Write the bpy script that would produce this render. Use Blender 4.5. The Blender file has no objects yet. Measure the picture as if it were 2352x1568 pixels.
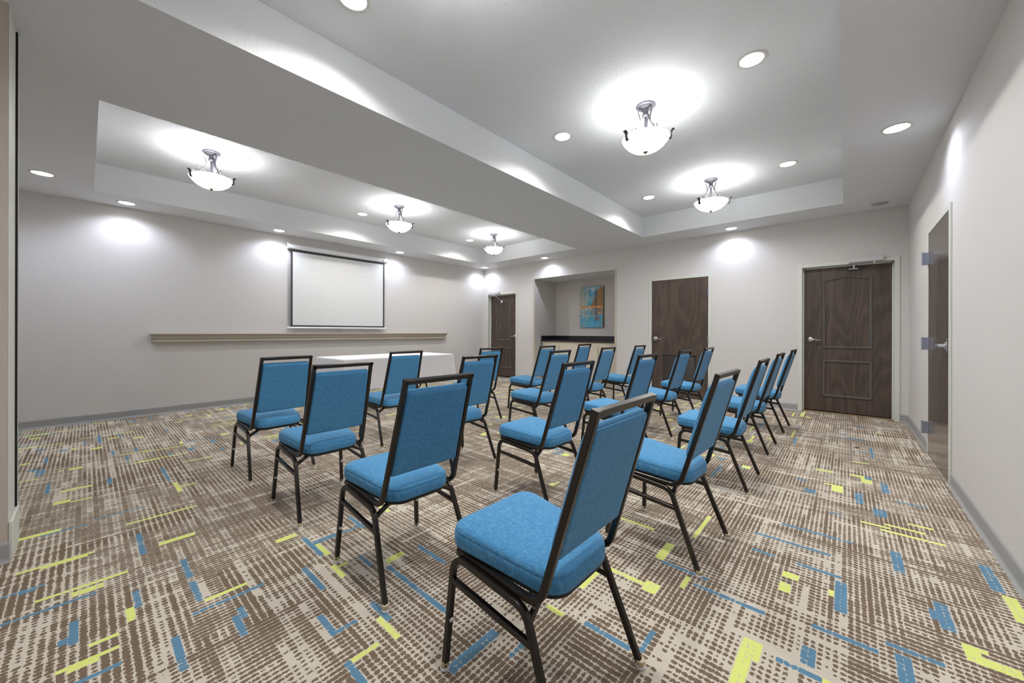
import bpy, math, random
import numpy as np
from mathutils import Vector, Matrix
random.seed(7); rng = np.random.default_rng(11)
S = bpy.context.scene
COL = S.collection
PI = math.pi
W, H, H2, YF = 7.634, 2.743, 3.071, -7.9      # room width, soffit height, tray height, front wall

# ------------------------------------------------------------------ mesh building
class MB:
    def __init__(s): s.v=[]; s.f=[]
    def add(s, vs, fs):
        n=len(s.v); s.v+= [tuple(map(float,p)) for p in vs]; s.f+=[tuple(i+n for i in f) for f in fs]; return s
    def box(s, x0,y0,z0,x1,y1,z1, b=0.0):
        if x0>x1:x0,x1=x1,x0
        if y0>y1:y0,y1=y1,y0
        if z0>z1:z0,z1=z1,z0
        if b<=0:
            vs=[(x0,y0,z0),(x1,y0,z0),(x1,y1,z0),(x0,y1,z0),(x0,y0,z1),(x1,y0,z1),(x1,y1,z1),(x0,y1,z1)]
            return s.add(vs,[(0,3,2,1),(4,5,6,7),(0,1,5,4),(1,2,6,5),(2,3,7,6),(3,0,4,7)])
        # chamfered box: 24 verts
        vs=[];idx={}
        for a,(X,sx) in enumerate(((x0,1),(x1,-1))):
            for c,(Y,sy) in enumerate(((y0,1),(y1,-1))):
                for d,(Z,sz) in enumerate(((z0,1),(z1,-1))):
                    for k in range(3):
                        idx[a,c,d,k]=len(vs)
                        p=[X+sx*b,Y+sy*b,Z+sz*b]; p[k]=(X,Y,Z)[k]; vs.append(p)
        F=[]
        for a in (0,1):
            q=[idx[a,0,0,0],idx[a,1,0,0],idx[a,1,1,0],idx[a,0,1,0]]; F.append(q if a else q[::-1])
            q=[idx[0,a,0,1],idx[1,a,0,1],idx[1,a,1,1],idx[0,a,1,1]]; F.append(q[::-1] if a else q)
            q=[idx[0,0,a,2],idx[1,0,a,2],idx[1,1,a,2],idx[0,1,a,2]]; F.append(q if a else q[::-1])
        for c in (0,1):
            for d in (0,1):
                F.append([idx[0,c,d,1],idx[1,c,d,1],idx[1,c,d,2],idx[0,c,d,2]])
                F.append([idx[c,0,d,0],idx[c,1,d,0],idx[c,1,d,2],idx[c,0,d,2]])
                F.append([idx[c,d,0,0],idx[c,d,1,0],idx[c,d,1,1],idx[c,d,0,1]])
                for a in (0,1): F.append([idx[a,c,d,0],idx[a,c,d,1],idx[a,c,d,2]]) 
        # de-dup the corner triangles (each added once)
        return s.add(vs,F)
    def lathe(s, prof, n=24, o=(0,0,0), caps=True):
        vs=[];F=[];m=len(prof)
        for i in range(n):
            a=2*PI*i/n
            for r,z in prof: vs.append((o[0]+r*math.cos(a),o[1]+r*math.sin(a),o[2]+z))
        for i in range(n):
            j=(i+1)%n
            for k in range(m-1): F.append((i*m+k,j*m+k,j*m+k+1,i*m+k+1))
        if caps:
            if prof[0][0]>1e-6: F.append(tuple(i*m for i in range(n))[::-1])
            if prof[-1][0]>1e-6: F.append(tuple(i*m+m-1 for i in range(n)))
        return s.add(vs,F)
    def sweep(s, path, prof, nrm, closed=False, scale=None):
        """path: 3D points in (or near) a plane with normal nrm; prof: list of (a,b), a along nrm, b along nrm x tangent."""
        P=[Vector(p) for p in path]; N=Vector(nrm).normalized(); k=len(P); m=len(prof); vs=[];F=[]
        for i in range(k):
            a=P[i-1] if (i>0 or closed) else None; c=P[(i+1)%k] if (i<k-1 or closed) else None
            t1=(P[i]-a).normalized() if a is not None else None
            t2=(c-P[i]).normalized() if c is not None else None
            if t1 is None: t=t2; sc=1
            elif t2 is None: t=t1; sc=1
            else:
                t=(t1+t2).normalized(); sc=1/max(.3,t.dot(t1))
            B=N.cross(t).normalized(); A=t.cross(B)*1.0
            q=scale[i] if scale else 1.0
            for (x,y) in prof: vs.append(P[i]+A*x*q*(1)+B*y*sc*q)
        for i in range(k if closed else k-1):
            j=(i+1)%k
            for e in range(m): F.append((i*m+e,i*m+(e+1)%m,j*m+(e+1)%m,j*m+e))
        if not closed: F.append(tuple(range(m))[::-1]); F.append(tuple((k-1)*m+e for e in range(m)))
        return s.add(vs,F)
    def tube(s, path, r, nrm, n=8): 
        return s.sweep(path,[(r*math.cos(2*PI*i/n),r*math.sin(2*PI*i/n)) for i in range(n)],nrm)
    def rings(s, rings, cap0=True, cap1=True):
        m=len(rings[0]); vs=[p for r in rings for p in r]; F=[]
        for i in range(len(rings)-1):
            for e in range(m): F.append((i*m+e,i*m+(e+1)%m,(i+1)*m+(e+1)%m,(i+1)*m+e))
        if cap0: F.append(tuple(range(m))[::-1])
        if cap1: F.append(tuple((len(rings)-1)*m+e for e in range(m)))
        return s.add(vs,F)

def sqprof(a,b,c=.003):
    a/=2;b/=2
    return [(a-c,-b),(a,-b+c),(a,b-c),(a-c,b),(-a+c,b),(-a,b-c),(-a,-b+c),(-a+c,-b)]
def fillet(pts, rad, n=7):
    """round the inner corners of a 3D polyline"""
    P=[Vector(p) for p in pts]; out=[P[0]]
    for i in range(1,len(P)-1):
        r=rad[i-1] if isinstance(rad,(list,tuple)) else rad
        a=(P[i-1]-P[i]).normalized(); b=(P[i+1]-P[i]).normalized()
        ang=a.angle(b); d=min(r/math.tan(ang/2),(P[i-1]-P[i]).length*.49,(P[i+1]-P[i]).length*.49)
        p0=P[i]+a*d; p1=P[i]+b*d; rr=d*math.tan(ang/2)
        cen=P[i]+(a+b).normalized()*(rr/math.sin(ang/2))
        v0=p0-cen; v1=p1-cen; w=v0.angle(v1)
        for k in range(n+1):
            t=k/n; out.append(cen+(v0*math.sin((1-t)*w)+v1*math.sin(t*w))/math.sin(w))
    out.append(P[-1]); return out
def spline(pts, n=6):
    P=[Vector(p) for p in pts]; out=[]
    for i in range(len(P)-1):
        p0=P[max(i-1,0)];p1=P[i];p2=P[i+1];p3=P[min(i+2,len(P)-1)]
        for k in range(n):
            t=k/n; out.append(.5*((2*p1)+(p2-p0)*t+(2*p0-5*p1+4*p2-p3)*t*t+(3*p1-p0-3*p2+p3)*t**3))
    out.append(P[-1]); return out

def obj(name, mb, mat, parent=None, smooth=None):
    me=bpy.data.meshes.new(name); me.from_pydata(mb.v,[],mb.f); me.validate(clean_customdata=False)
    import bmesh
    bm=bmesh.new(); bm.from_mesh(me); bmesh.ops.recalc_face_normals(bm,faces=bm.faces); bm.to_mesh(me); bm.free()
    o=bpy.data.objects.new(name,me); COL.objects.link(o)
    if mat: me.materials.append(mat)
    if smooth is not None:
        me.polygons.foreach_set('use_smooth',[True]*len(me.polygons))
        try: me.set_sharp_from_angle(angle=math.radians(smooth))
        except Exception: pass
    if parent is not None: o.parent=parent
    return o
def tag(o,label,cat,group=None):
    o['label']=label; o['category']=cat
    if group: o['group']=group
    return o
def thing(name,label,cat,loc=(0,0,0),rz=0,group=None):
    o=bpy.data.objects.new(name,None); COL.objects.link(o); o.location=loc; o.rotation_euler=(0,0,rz); o.empty_display_size=.05
    return tag(o,label,cat,group)
def struct(name,mb,mat,smooth=None,parent=None):
    o=obj(name,mb,mat,parent,smooth)
    if parent is None: o['kind']='structure'
    return o
def sempty(name,loc=(0,0,0),rz=0):
    o=bpy.data.objects.new(name,None); COL.objects.link(o); o.location=loc; o.rotation_euler=(0,0,rz); o['kind']='structure'; return o
def kids(o): return [c for c in bpy.data.objects if c.parent==o]
def copy_tree(o,parent=None):
    c=o.copy(); COL.objects.link(c)
    if parent is not None: c.parent=parent
    for k in kids(o): copy_tree(k,c)
    return c

# ------------------------------------------------------------------ materials
def lin(r,g,b):
    f=lambda c:(c/255/12.92) if c/255<=.04045 else ((c/255+.055)/1.055)**2.4
    return (f(r),f(g),f(b),1)
class X:                       # little node-expression helper
    def __init__(s,nt,sock): s.nt=nt; s.s=sock
    def _m(s,op,*o):
        n=s.nt.nodes.new('ShaderNodeMath'); n.operation=op
        for i,q in enumerate((s,)+o):
            if isinstance(q,X): s.nt.links.new(q.s,n.inputs[i])
            else: n.inputs[i].default_value=q
        return X(s.nt,n.outputs[0])
    def __add__(s,o): return s._m('ADD',o)
    def __sub__(s,o): return s._m('SUBTRACT',o)
    def __mul__(s,o): return s._m('MULTIPLY',o)
    def __truediv__(s,o): return s._m('DIVIDE',o)
    def lt(s,o): return s._m('LESS_THAN',o)
    def gt(s,o): return s._m('GREATER_THAN',o)
    def abs(s): return s._m('ABSOLUTE')
    def sin(s): return s._m('SINE')
    def mx(s,o): return s._m('MAXIMUM',o)
    def mn(s,o): return s._m('MINIMUM',o)
    def pw(s,o): return s._m('POWER',o)
    def floor(s): return s._m('FLOOR')
    def fract(s): return s._m('FRACT')
    def sqrt(s): return s._m('SQRT')
    def ss(s,a,b):
        n=s.nt.nodes.new('ShaderNodeMapRange'); n.interpolation_type='SMOOTHSTEP'
        s.nt.links.new(s.s,n.inputs[0]); n.inputs[1].default_value=a; n.inputs[2].default_value=b; n.inputs[3].default_value=0; n.inputs[4].default_value=1
        return X(s.nt,n.outputs[0])
class Mat:
    def __init__(s,name,base=(.8,.8,.8,1),rough=.5,metal=0,spec=.5):
        s.m=bpy.data.materials.new(name); s.m.use_nodes=True; s.nt=s.m.node_tree; s.b=s.nt.nodes['Principled BSDF']
        s.b.inputs['Base Color'].default_value=base; s.b.inputs['Roughness'].default_value=rough
        s.b.inputs['Metallic'].default_value=metal; s.b.inputs['Specular IOR Level'].default_value=spec
    def node(s,t,**k):
        n=s.nt.nodes.new(t)
        for a,v in k.items(): setattr(n,a,v)
        return n
    def link(s,a,b): s.nt.links.new(a.s if isinstance(a,X) else a,b)
    def coord(s,scale=(1,1,1),kind='Object',rot=(0,0,0)):
        t=s.node('ShaderNodeTexCoord'); mp=s.node('ShaderNodeMapping'); mp.inputs['Scale'].default_value=scale; mp.inputs['Rotation'].default_value=rot
        s.link(t.outputs[kind],mp.inputs[0]); return mp.outputs[0]
    def noise(s,vec,scale,detail=2,rough=.5,out='Fac'):
        n=s.node('ShaderNodeTexNoise'); n.inputs['Scale'].default_value=scale; n.inputs['Detail'].default_value=detail; n.inputs['Roughness'].default_value=rough
        s.link(vec,n.inputs['Vector']); return X(s.nt,n.outputs[0 if out=='Fac' else 1])
    def xyz(s,vec):
        n=s.node('ShaderNodeSeparateXYZ'); s.link(vec,n.inputs[0]); return [X(s.nt,n.outputs[i]) for i in range(3)]
    def mix(s,f,a,b):
        n=s.node('ShaderNodeMix',data_type='RGBA')
        for q,i in ((f,0),(a,6),(b,7)):
            if isinstance(q,X): s.link(q,n.inputs[i])
            else: n.inputs[i].default_value=q
        return X(s.nt,n.outputs[2])
    def ramp(s,f,stops):
        n=s.node('ShaderNodeValToRGB'); e=n.color_ramp.elements
        while len(e)<len(stops): e.new(.5)
        for q,(p,c) in zip(e,stops): q.position=p; q.color=c
        s.link(f,n.inputs[0]); return X(s.nt,n.outputs[0])
    def color(s,x): s.link(x,s.b.inputs['Base Color']); return s
    def rough(s,x): s.link(x,s.b.inputs['Roughness']); return s
    def bump(s,h,strength=.3,dist=.001):
        n=s.node('ShaderNodeBump'); n.inputs['Strength'].default_value=strength; n.inputs['Distance'].default_value=dist
        s.link(h,n.inputs['Height']); s.link(n.outputs[0],s.b.inputs['Normal']); return s
def scale_rgb(c,k): return (c[0]*k,c[1]*k,c[2]*k,1)

def wallpaper(name,rgb):
    q=Mat(name,lin(*rgb),.7,0,.25); c=lin(*rgb)
    v=q.coord((1,1,.03)); a=q.noise(v,260,2,.6); v2=q.coord((1,1,1)); b=q.noise(v2,300,2,.6); l=q.noise(q.coord((1,1,.12)),3,3,.6)
    q.color(q.mix((a*.7+b*.3).ss(.3,.7),scale_rgb(c,.97),scale_rgb(c,1.03)))
    q.bump(a*.6+b*.4,.35,.0006); return q.m
M={}
M['wall']=wallpaper('wallpaper',(204,201,199))
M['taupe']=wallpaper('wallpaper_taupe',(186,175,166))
M['alcove']=wallpaper('wallpaper_alcove',(204,199,195))
def ceil():
    q=Mat('ceiling_texture_paint',lin(220,222,224),.75,0,.25); v=q.coord()
    n=q.noise(v,55,3,.55); k=n.ss(.42,.62); q.bump(k+q.noise(v,180,2)*.25,.42,.002); return q.m
M['ceiling']=ceil()
M['trim']=Mat('painted_trim',lin(205,207,200),.45,0,.4).m
M['trim_tan']=Mat('corner_guard_paint',lin(188,180,166),.5,0,.4).m
M['baseboard']=Mat('rubber_baseboard',lin(152,153,153),.5,0,.4).m
M['seal']=Mat('black_gap',lin(18,18,18),.8).m
def wood(name,dark,light,rough,seed=0,scale=1.0,spec=.5,rot=(0,0,0)):
    q=Mat(name,lin(*light),rough,0,spec)
    v=q.coord((1,1,.05),rot=rot); w=q.noise(v,9*scale,4,.55); v2=q.coord((1,1,.012),rot=rot); g=q.noise(v2,150*scale,3,.7)
    v3=q.coord((1,1,.22),rot=rot); n=q.noise(v3,2.4*scale,2,.5)
    rings=((n*70+g*1.5)._m('SINE'))*.5+.5            # cathedral grain
    f=(w*.30+g*.58+rings*.12)
    q.color(q.ramp(f,[(.30,lin(*dark)),(.52,lin(*[(a+b)/2 for a,b in zip(dark,light)])),(.74,lin(*light))]))
    q.bump(g,.15,.0005); return q.m
M['door_wood']=wood('dark_oak_door',(52,43,38),(104,88,78),.40)
M['door_lam']=wood('dark_laminate_door',(58,48,42),(104,88,78),.36,scale=.8)
M['door_gloss']=wood('glossy_dark_door',(62,55,51),(122,111,104),.18,scale=.8,spec=.8)
M['panel_mould']=Mat('door_moulding',lin(104,98,96),.18,.35,.8).m
M['grille']=Mat('door_grille',lin(56,50,47),.35,0,.6).m
M['chrome']=Mat('satin_chrome',lin(215,216,220),.16,1,.5).m
M['steel']=Mat('brushed_steel_hinge',lin(158,163,178),.35,.55,.5).m
M['closer']=Mat('closer_silver_paint',lin(196,196,198),.4,.3,.5).m
M['black_metal']=Mat('dark_bronze_tube',lin(64,60,57),.26,.85,.5).m
M['black_edge']=Mat('black_vinyl_edge',lin(24,23,23),.5,0,.4).m
M['glide']=Mat('clear_plastic_cup',lin(196,182,150),.3,0,.5).m
M['glide_white']=Mat('white_plastic_foot',lin(225,226,232),.35,0,.5).m
def fabric():
    q=Mat('blue_woven_fabric',lin(52,124,178),.85,0,.2)
    v=q.coord((1,1,1)); a=q.noise(q.coord((.55,1,.07)),520,2,.7); b=q.noise(q.coord((.10,.16,1)),560,2,.7); c=q.noise(q.coord((.25,1,.25)),230,2,.6)
    f=(a*.5+b*.25+c*.25)
    q.color(q.ramp(f,[(.34,lin(50,108,152)),(.5,lin(68,133,178)),(.66,lin(108,165,202))]))
    q.bump(a*.5+b*.5,.4,.0012); q.b.inputs['Sheen Weight'].default_value=.15; return q.m
M['fabric']=fabric()
M['white_cloth']=Mat('white_tablecloth',lin(226,226,230),.8,0,.2).m
M['ledge']=Mat('ledge_taupe_paint',lin(176,168,154),.42,0,.45).m
M['screen_case']=Mat('screen_white_enamel',lin(228,229,232),.4,0,.4).m
M['screen_black']=Mat('screen_black_border',lin(66,66,70),.6,0,.3).m
def scr():
    q=Mat('screen_fabric',lin(226,228,224),.8,0,.15); w=q.noise(q.coord((1,.05,1)),60,2,.5)
    q.color(q.mix(w.ss(.3,.7),lin(214,215,215),lin(218,219,219))); return q.m
M['screen']=scr()
def granite():
    q=Mat('black_granite',lin(30,30,34),.14,0,.6); v=q.coord(); s=q.noise(v,420,2,.6); 
    q.color(q.ramp(s,[(.35,lin(16,16,18)),(.55,lin(34,33,37)),(.68,lin(64,62,70)),(.76,lin(140,138,150))])); return q.m
M['granite']=granite()
M['cabinet']=Mat('cabinet_cream_paint',lin(206,197,180),.45,0,.4).m
M['table_leg']=Mat('table_leg_brown',lin(58,50,46),.4,.4,.5).m
M['pewter']=Mat('pewter_fixture',lin(76,74,80),.5,.2,.3).m
M['bronze']=Mat('bronze_finial',lin(104,94,72),.4,.6,.5).m
M['ring']=Mat('downlight_trim',lin(205,204,200),.5,0,.4).m
M['reflector']=Mat('downlight_reflector',lin(190,190,188),.25,.8,.5).m
def emit(name,rgb,st,base=(240,240,240)):
    q=Mat(name,lin(*base),.3); q.b.inputs['Emission Color'].default_value=lin(*rgb); q.b.inputs['Emission Strength'].default_value=st; return q.m
M['scrap']=Mat('brown_paper_scrap',lin(96,58,24),.7).m
# ------------------------------------------------------------------ carpet
def carpet_mat():
    q=Mat('patterned_carpet',lin(190,180,166),.95,0,.1)
    at=q.node('ShaderNodeAttribute',attribute_type='GEOMETRY',attribute_name='cell')      # r,g = dot half sizes, b = yarn colour id
    sep=q.node('ShaderNodeSeparateXYZ'); q.link(at.outputs['Vector'],sep.inputs[0]); rx,ry,cid=[X(q.nt,sep.outputs[i]) for i in range(3)]
    v=q.coord((1,1,1)); nx=q.node('ShaderNodeTexNoise'); nx.inputs['Scale'].default_value=130; nx.inputs['Detail'].default_value=1; q.link(v,nx.inputs['Vector'])
    ns=q.node('ShaderNodeSeparateXYZ'); q.link(nx.outputs['Color'],ns.inputs[0])
    px,py,_=q.xyz(v)
    u=(px/CX).fract()-.5+(X(q.nt,ns.outputs[0])-.5)*.55; w=(py/CY).fract()-.5+(X(q.nt,ns.outputs[1])-.5)*.55
    d=((u/rx).abs().pw(2.4)+(w/ry).abs().pw(2.4))
    dot=d._m('LESS_THAN',1.0)
    fib=q.noise(v,420,2,.75); big=q.noise(v,1.3,3,.5)
    beige=q.mix(fib.ss(.3,.7),lin(183,174,159),lin(217,208,194)); brown=q.mix(fib.ss(.3,.7),lin(90,75,62),lin(138,121,104))
    lime=q.mix(fib.ss(.3,.7),lin(200,209,104),lin(230,238,146)); blue=q.mix(fib.ss(.3,.7),lin(74,112,138),lin(112,152,178))
    yarn=q.mix(cid.gt(1.5),q.mix(cid.gt(.5),brown,lime),blue)
    base=q.mix(dot,beige,yarn)
    q.color(base); q.bump(fib,.5,.003); return q.m
CX,CY=.0208,.0250
ACCENTS=[(1,1,4.51,-6.99,4.53,-6.75),(1,2,4.54,-6.88,4.54,-6.81),(1,1,4.13,-7.07,4.17,-6.83),(1,2,4.15,-6.98,4.16,-6.86),(1,2,3.69,-7.09,3.67,-6.96),(1,2,4.85,-6.74,4.95,-6.74),(1,1,5.09,-6.91,5.1,-6.79),(1,2,5.09,-6.88,5.08,-6.85),(1,1,5.01,-6.84,5.03,-6.8),(1,3,3.18,-7,3.16,-6.93),(1,1,3.22,-6.92,3.17,-6.84),(1,2,2.91,-6.97,2.86,-6.83),(1,1,3.85,-6.68,3.91,-6.39),(1,2,4.3,-6.58,4.31,-6.46),(1,1,5.03,-6.51,5.02,-6.4),(1,1,5.66,-6.09,5.79,-6.09),(1,1,5.77,-6.24,5.77,-6.17),(1,1,5.19,-6.06,5.3,-6.06),(1,1,5.2,-6.06,5.22,-6.02),(1,2,5.33,-5.87,5.35,-5.8),(1,1,4.95,-6.03,5.06,-6.03),(1,2,6.76,-5.48,6.77,-5.33),(1,4,6.76,-5.28,6.82,-5.28),(1,2,6.76,-5.23,6.81,-5.23),(1,3,6.83,-4.68,6.88,-4.68),(1,2,6.83,-4.81,6.85,-4.77),(1,2,6.99,-4.7,7.02,-4.72),(1,1,6.98,-5.26,7.01,-5.25),(1,2,6.33,-4.95,6.35,-4.78),(1,1,6.39,-4.61,6.43,-4.32),(1,1,6.14,-5.38,6.18,-5.23),(1,1,6.19,-5.17,6.36,-5.18),(1,3,6.37,-5.22,6.42,-5.17),(1,2,6.12,-5.6,6.18,-5.58),(1,2,7.13,-3.73,7.23,-3.78),(1,1,7.21,-3.86,7.44,-3.76),(1,2,7.23,-3.71,7.38,-3.69),(1,2,7.33,-3.56,7.42,-3.64),(1,1,7.37,-4.73,7.41,-4.74),(1,3,7.38,-4.78,7.47,-4.82),(1,2,7.38,-4.74,7.39,-4.79),(1,2,7.58,-4.25,7.57,-4.42),(1,3,6.87,-2.85,6.96,-2.82),(1,3,7.09,-2.81,7.15,-2.8),(1,3,7.15,-2.85,7.19,-2.95),(1,1,6.94,-3.13,7.03,-3.2),(1,3,7,-3.19,7.03,-3.3),(1,1,6.03,-4.68,6.21,-4.69),(1,1,3.41,-6.42,3.42,-6.31),(1,1,3.28,-6.4,3.5,-6.42),(1,1,2.06,-6.49,2.16,-6.22),(1,1,2.73,-6.3,2.75,-6.12),(1,1,1.04,-6.88,0.97,-6.52),(1,2,0.51,-7.29,0.41,-7.15),(1,1,4.66,-5.59,4.88,-5.56),(1,2,4.73,-6.16,4.73,-6.09),(1,1,6.48,-5.08,6.52,-5.01),(1,1,7.11,-2.36,7.18,-2.36),(1,2,7.65,-0.75,7.7,-0.8),(2,2,4.58,-6.55,4.78,-6.54),(2,2,4.84,-6.54,5.01,-6.53),(2,1,4.35,-7.1,4.36,-6.98),(2,2,4.36,-7.05,4.36,-7.02),(2,1,4.6,-7.08,4.62,-6.85),(2,2,4.73,-6.72,4.86,-6.71),(2,2,4.8,-6.89,4.93,-6.88),(2,2,4.92,-6.91,4.9,-6.9),(2,2,5.19,-6.65,5.38,-6.65),(2,1,5.18,-6.88,5.19,-6.8),(2,1,5.08,-6.56,5.11,-6.33),(2,2,5.23,-6.49,5.35,-6.45),(2,1,5.19,-6.45,5.26,-6.43),(2,1,5.48,-6.23,5.61,-6.24),(2,1,5.61,-6.24,5.6,-6.17),(2,1,5.1,-6.17,5.32,-6.17),(2,1,5.39,-5.89,5.61,-5.88),(2,1,5.63,-5.88,5.83,-5.88),(2,1,5.56,-6.07,5.68,-6.06),(2,2,5.77,-6.26,5.88,-6.26),(2,1,4.81,-6.05,5.05,-6.07),(2,2,5.21,-5.95,5.32,-5.92),(2,1,5.36,-5.67,5.56,-5.68),(2,2,4.08,-6.67,4.35,-6.66),(2,2,4.21,-6.66,4.33,-6.66),(2,1,6.69,-4.53,6.77,-4.53),(2,1,6.88,-4.55,7.01,-4.53),(2,1,6.96,-4.99,7.12,-4.99),(2,1,7.16,-4.89,7.28,-4.91),(2,2,7.02,-4.58,7.03,-4.81),(2,2,7.22,-4.1,7.24,-4.29),(2,2,7.33,-4.48,7.33,-4.66),(2,2,6.87,-5.25,6.97,-5.26),(2,2,6.93,-5.15,6.95,-5.21),(2,2,7.19,-4.96,7.19,-5.09),(2,1,6.3,-5.57,6.46,-5.57),(2,1,6.51,-5.54,6.51,-5.45),(2,2,6.05,-6.03,6.07,-5.83),(2,1,6.17,-5.86,6.19,-5.76),(2,1,6.38,-4.96,6.56,-4.95),(2,1,6.55,-5.04,6.79,-5.02),(2,3,6.84,-3.4,6.88,-3.43),(2,2,7.1,-3.24,7.11,-3.44),(2,2,7.25,-2.9,7.27,-3.09),(2,2,7.17,-2.78,7.17,-2.83),(2,3,7.18,-3.5,7.22,-3.58),(2,2,6.97,-3.71,7.01,-3.73),(2,1,6.78,-4.12,7.07,-4.11),(2,1,6.67,-4.32,6.98,-4.35),(2,1,7.32,-3.21,7.43,-3.26),(2,2,7.55,-3.97,7.54,-4.18),(2,1,7.31,-4.56,7.32,-4.61),(2,2,2.61,-7.03,2.8,-7.02),(2,2,2.73,-7.05,2.89,-7.04),(2,2,0.97,-6.77,1.38,-6.74),(2,3,2.12,-7.12,2.29,-7.09),(2,2,1.72,-7.08,1.88,-7.06),(2,2,2.8,-6.75,2.94,-6.74),(2,2,3.08,-6.45,3.2,-6.45),(2,1,2.8,-6.44,3.15,-6.44),(2,1,3.64,-6.82,3.66,-6.61),(2,1,3.75,-7.01,3.7,-6.87),(2,1,4.78,-5.8,4.94,-5.79)]
def make_floor():
    x0,y0=0.0,YF; nx=int(math.ceil((W+.2)/CX)); y1=.95; ny=int(math.ceil((y1-y0)/CY))
    j0=math.floor(y0/CY); y0=j0*CY
    D=np.zeros((nx,ny),np.float32); AX=np.zeros((nx,ny),np.float32)
    def rect(i,j,w,h): return slice(max(i,0),max(min(i+w,nx),0)),slice(max(j,0),max(min(j+h,ny),0))
    for _ in range(3000):                      # broad patches of lighter / darker tuft size
        s=rect(*(int(a) for a in (rng.integers(-8,nx),rng.integers(-8,ny),rng.integers(5,26),rng.integers(4,16)))); D[s]=D[s]*.3+rng.choice([-.28,-.18,-.08,.0,.08,.16])*rng.uniform(.5,1)
    for _ in range(1500):                      # direction of the broken lines
        s=rect(*(int(a) for a in (rng.integers(-8,nx),rng.integers(-8,ny),rng.integers(8,34),rng.integers(6,22)))); AX[s]=rng.choice([-1,-.5,.0,.5,1])
    for _ in range(9000):                      # thin streaks
        if rng.random()<.55: s=rect(int(rng.integers(-8,nx)),int(rng.integers(0,ny)),int(rng.integers(6,30)),1)
        else: s=rect(int(rng.integers(0,nx)),int(rng.integers(-8,ny)),1,int(rng.integers(5,22)))
        D[s]+=rng.choice([-.42,-.25,.28,.36])*rng.uniform(.5,1.0)
    D+=rng.normal(0,.045,D.shape)
    R=np.clip(.415+.40*D,.0,.95)
    rx=R*np.where(AX>0,1+.42*AX,1+.10*AX); ry=R*np.where(AX<0,1-.50*AX,1-.10*AX)
    ry=np.where(AX>=0,np.minimum(ry,.43+.10*(rng.random(ry.shape)<.12)),ry); rx=np.where(AX<0,np.minimum(rx,.43+.10*(rng.random(rx.shape)<.12)),rx)
    rx=np.where(R<.20,.03,rx); ry=np.where(R<.20,.03,ry)
    cid=np.zeros((nx,ny),np.float32)
    def acc(s,c):
        cid[s]=c; rx[s]=.61; ry[s]=.61
    # scattered accents, kept out of the zone whose accents are listed from the floor itself
    for _ in range(1500):
        c=int(rng.choice([1,2])); i=int(rng.integers(0,nx)); j=int(rng.integers(0,ny)); x=i*CX; y=y0+j*CY
        dn=math.hypot(x-7.05,y+6.86)
        if rng.random()>.62: continue
        k=rng.random()
        if c==1: w,h=[(1,int(rng.integers(4,16))),(2,int(rng.integers(2,6))),(int(rng.integers(3,7)),1),(3,3),(1,int(rng.integers(10,24)))][int(rng.integers(0,5))]
        else: w,h=[(int(rng.integers(4,9)),1),(int(rng.integers(6,14)),1),(1,int(rng.integers(5,18))),(3,2),(int(rng.integers(3,7)),1)][int(rng.integers(0,5))]
        if dn<4.6 and (y<-4.0 or x>6.6) and rng.random()<.97: continue
        acc(rect(i,j,w,h),c)
        if rng.random()<.4: acc(rect(i+int(rng.integers(-1,2)),j+int(rng.integers(-2,3)),max(1,w//2),max(1,h//2)),c)
    for c,t,ax,ay,bx,by in ACCENTS:
        i0,i1=sorted((int(ax/CX),int(bx/CX))); k0,k1=sorted((int((ay-y0)/CY),int((by-y0)/CY)))
        if i1-i0>k1-k0: t=max(1,t-1); m=(k0+k1)//2-(t-1)//2; s=rect(i0,m,i1-i0+1,t)
        else: m=(i0+i1)//2-(t-1)//2; s=rect(m,k0,t,k1-k0+1)
        acc(s,c)
    mask=(cid>0)&(rng.random(cid.shape)<.22); rx[mask]=.47; ry[mask]=.47
    gx=np.arange(nx+1)*CX; gy=y0+np.arange(ny+1)*CY
    co=np.zeros((nx+1,ny+1,3),np.float32); co[...,0]=gx[:,None]; co[...,1]=gy[None,:]
    ii,jj=np.meshgrid(np.arange(nx),np.arange(ny),indexing='ij'); a=ii*(ny+1)+jj
    quads=np.stack([a,a+ny+1,a+ny+2,a+1],-1).reshape(-1,4)
    me=bpy.data.meshes.new('floor'); nv=(nx+1)*(ny+1); nf=nx*ny
    me.vertices.add(nv); me.vertices.foreach_set('co',co.ravel()); me.loops.add(nf*4); me.loops.foreach_set('vertex_index',quads.ravel().astype(np.int32))
    me.polygons.add(nf); me.polygons.foreach_set('loop_start',(np.arange(nf)*4).astype(np.int32)); me.update(calc_edges=True)
    at=me.attributes.new('cell','FLOAT_VECTOR','FACE')
    at.data.foreach_set('vector',np.stack([np.maximum(rx,.01),np.maximum(ry,.01),cid],-1).astype(np.float32).ravel())
    me.materials.append(carpet_mat()); o=bpy.data.objects.new('floor',me); COL.objects.link(o); o['kind']='structure'; return o
make_floor()

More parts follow.
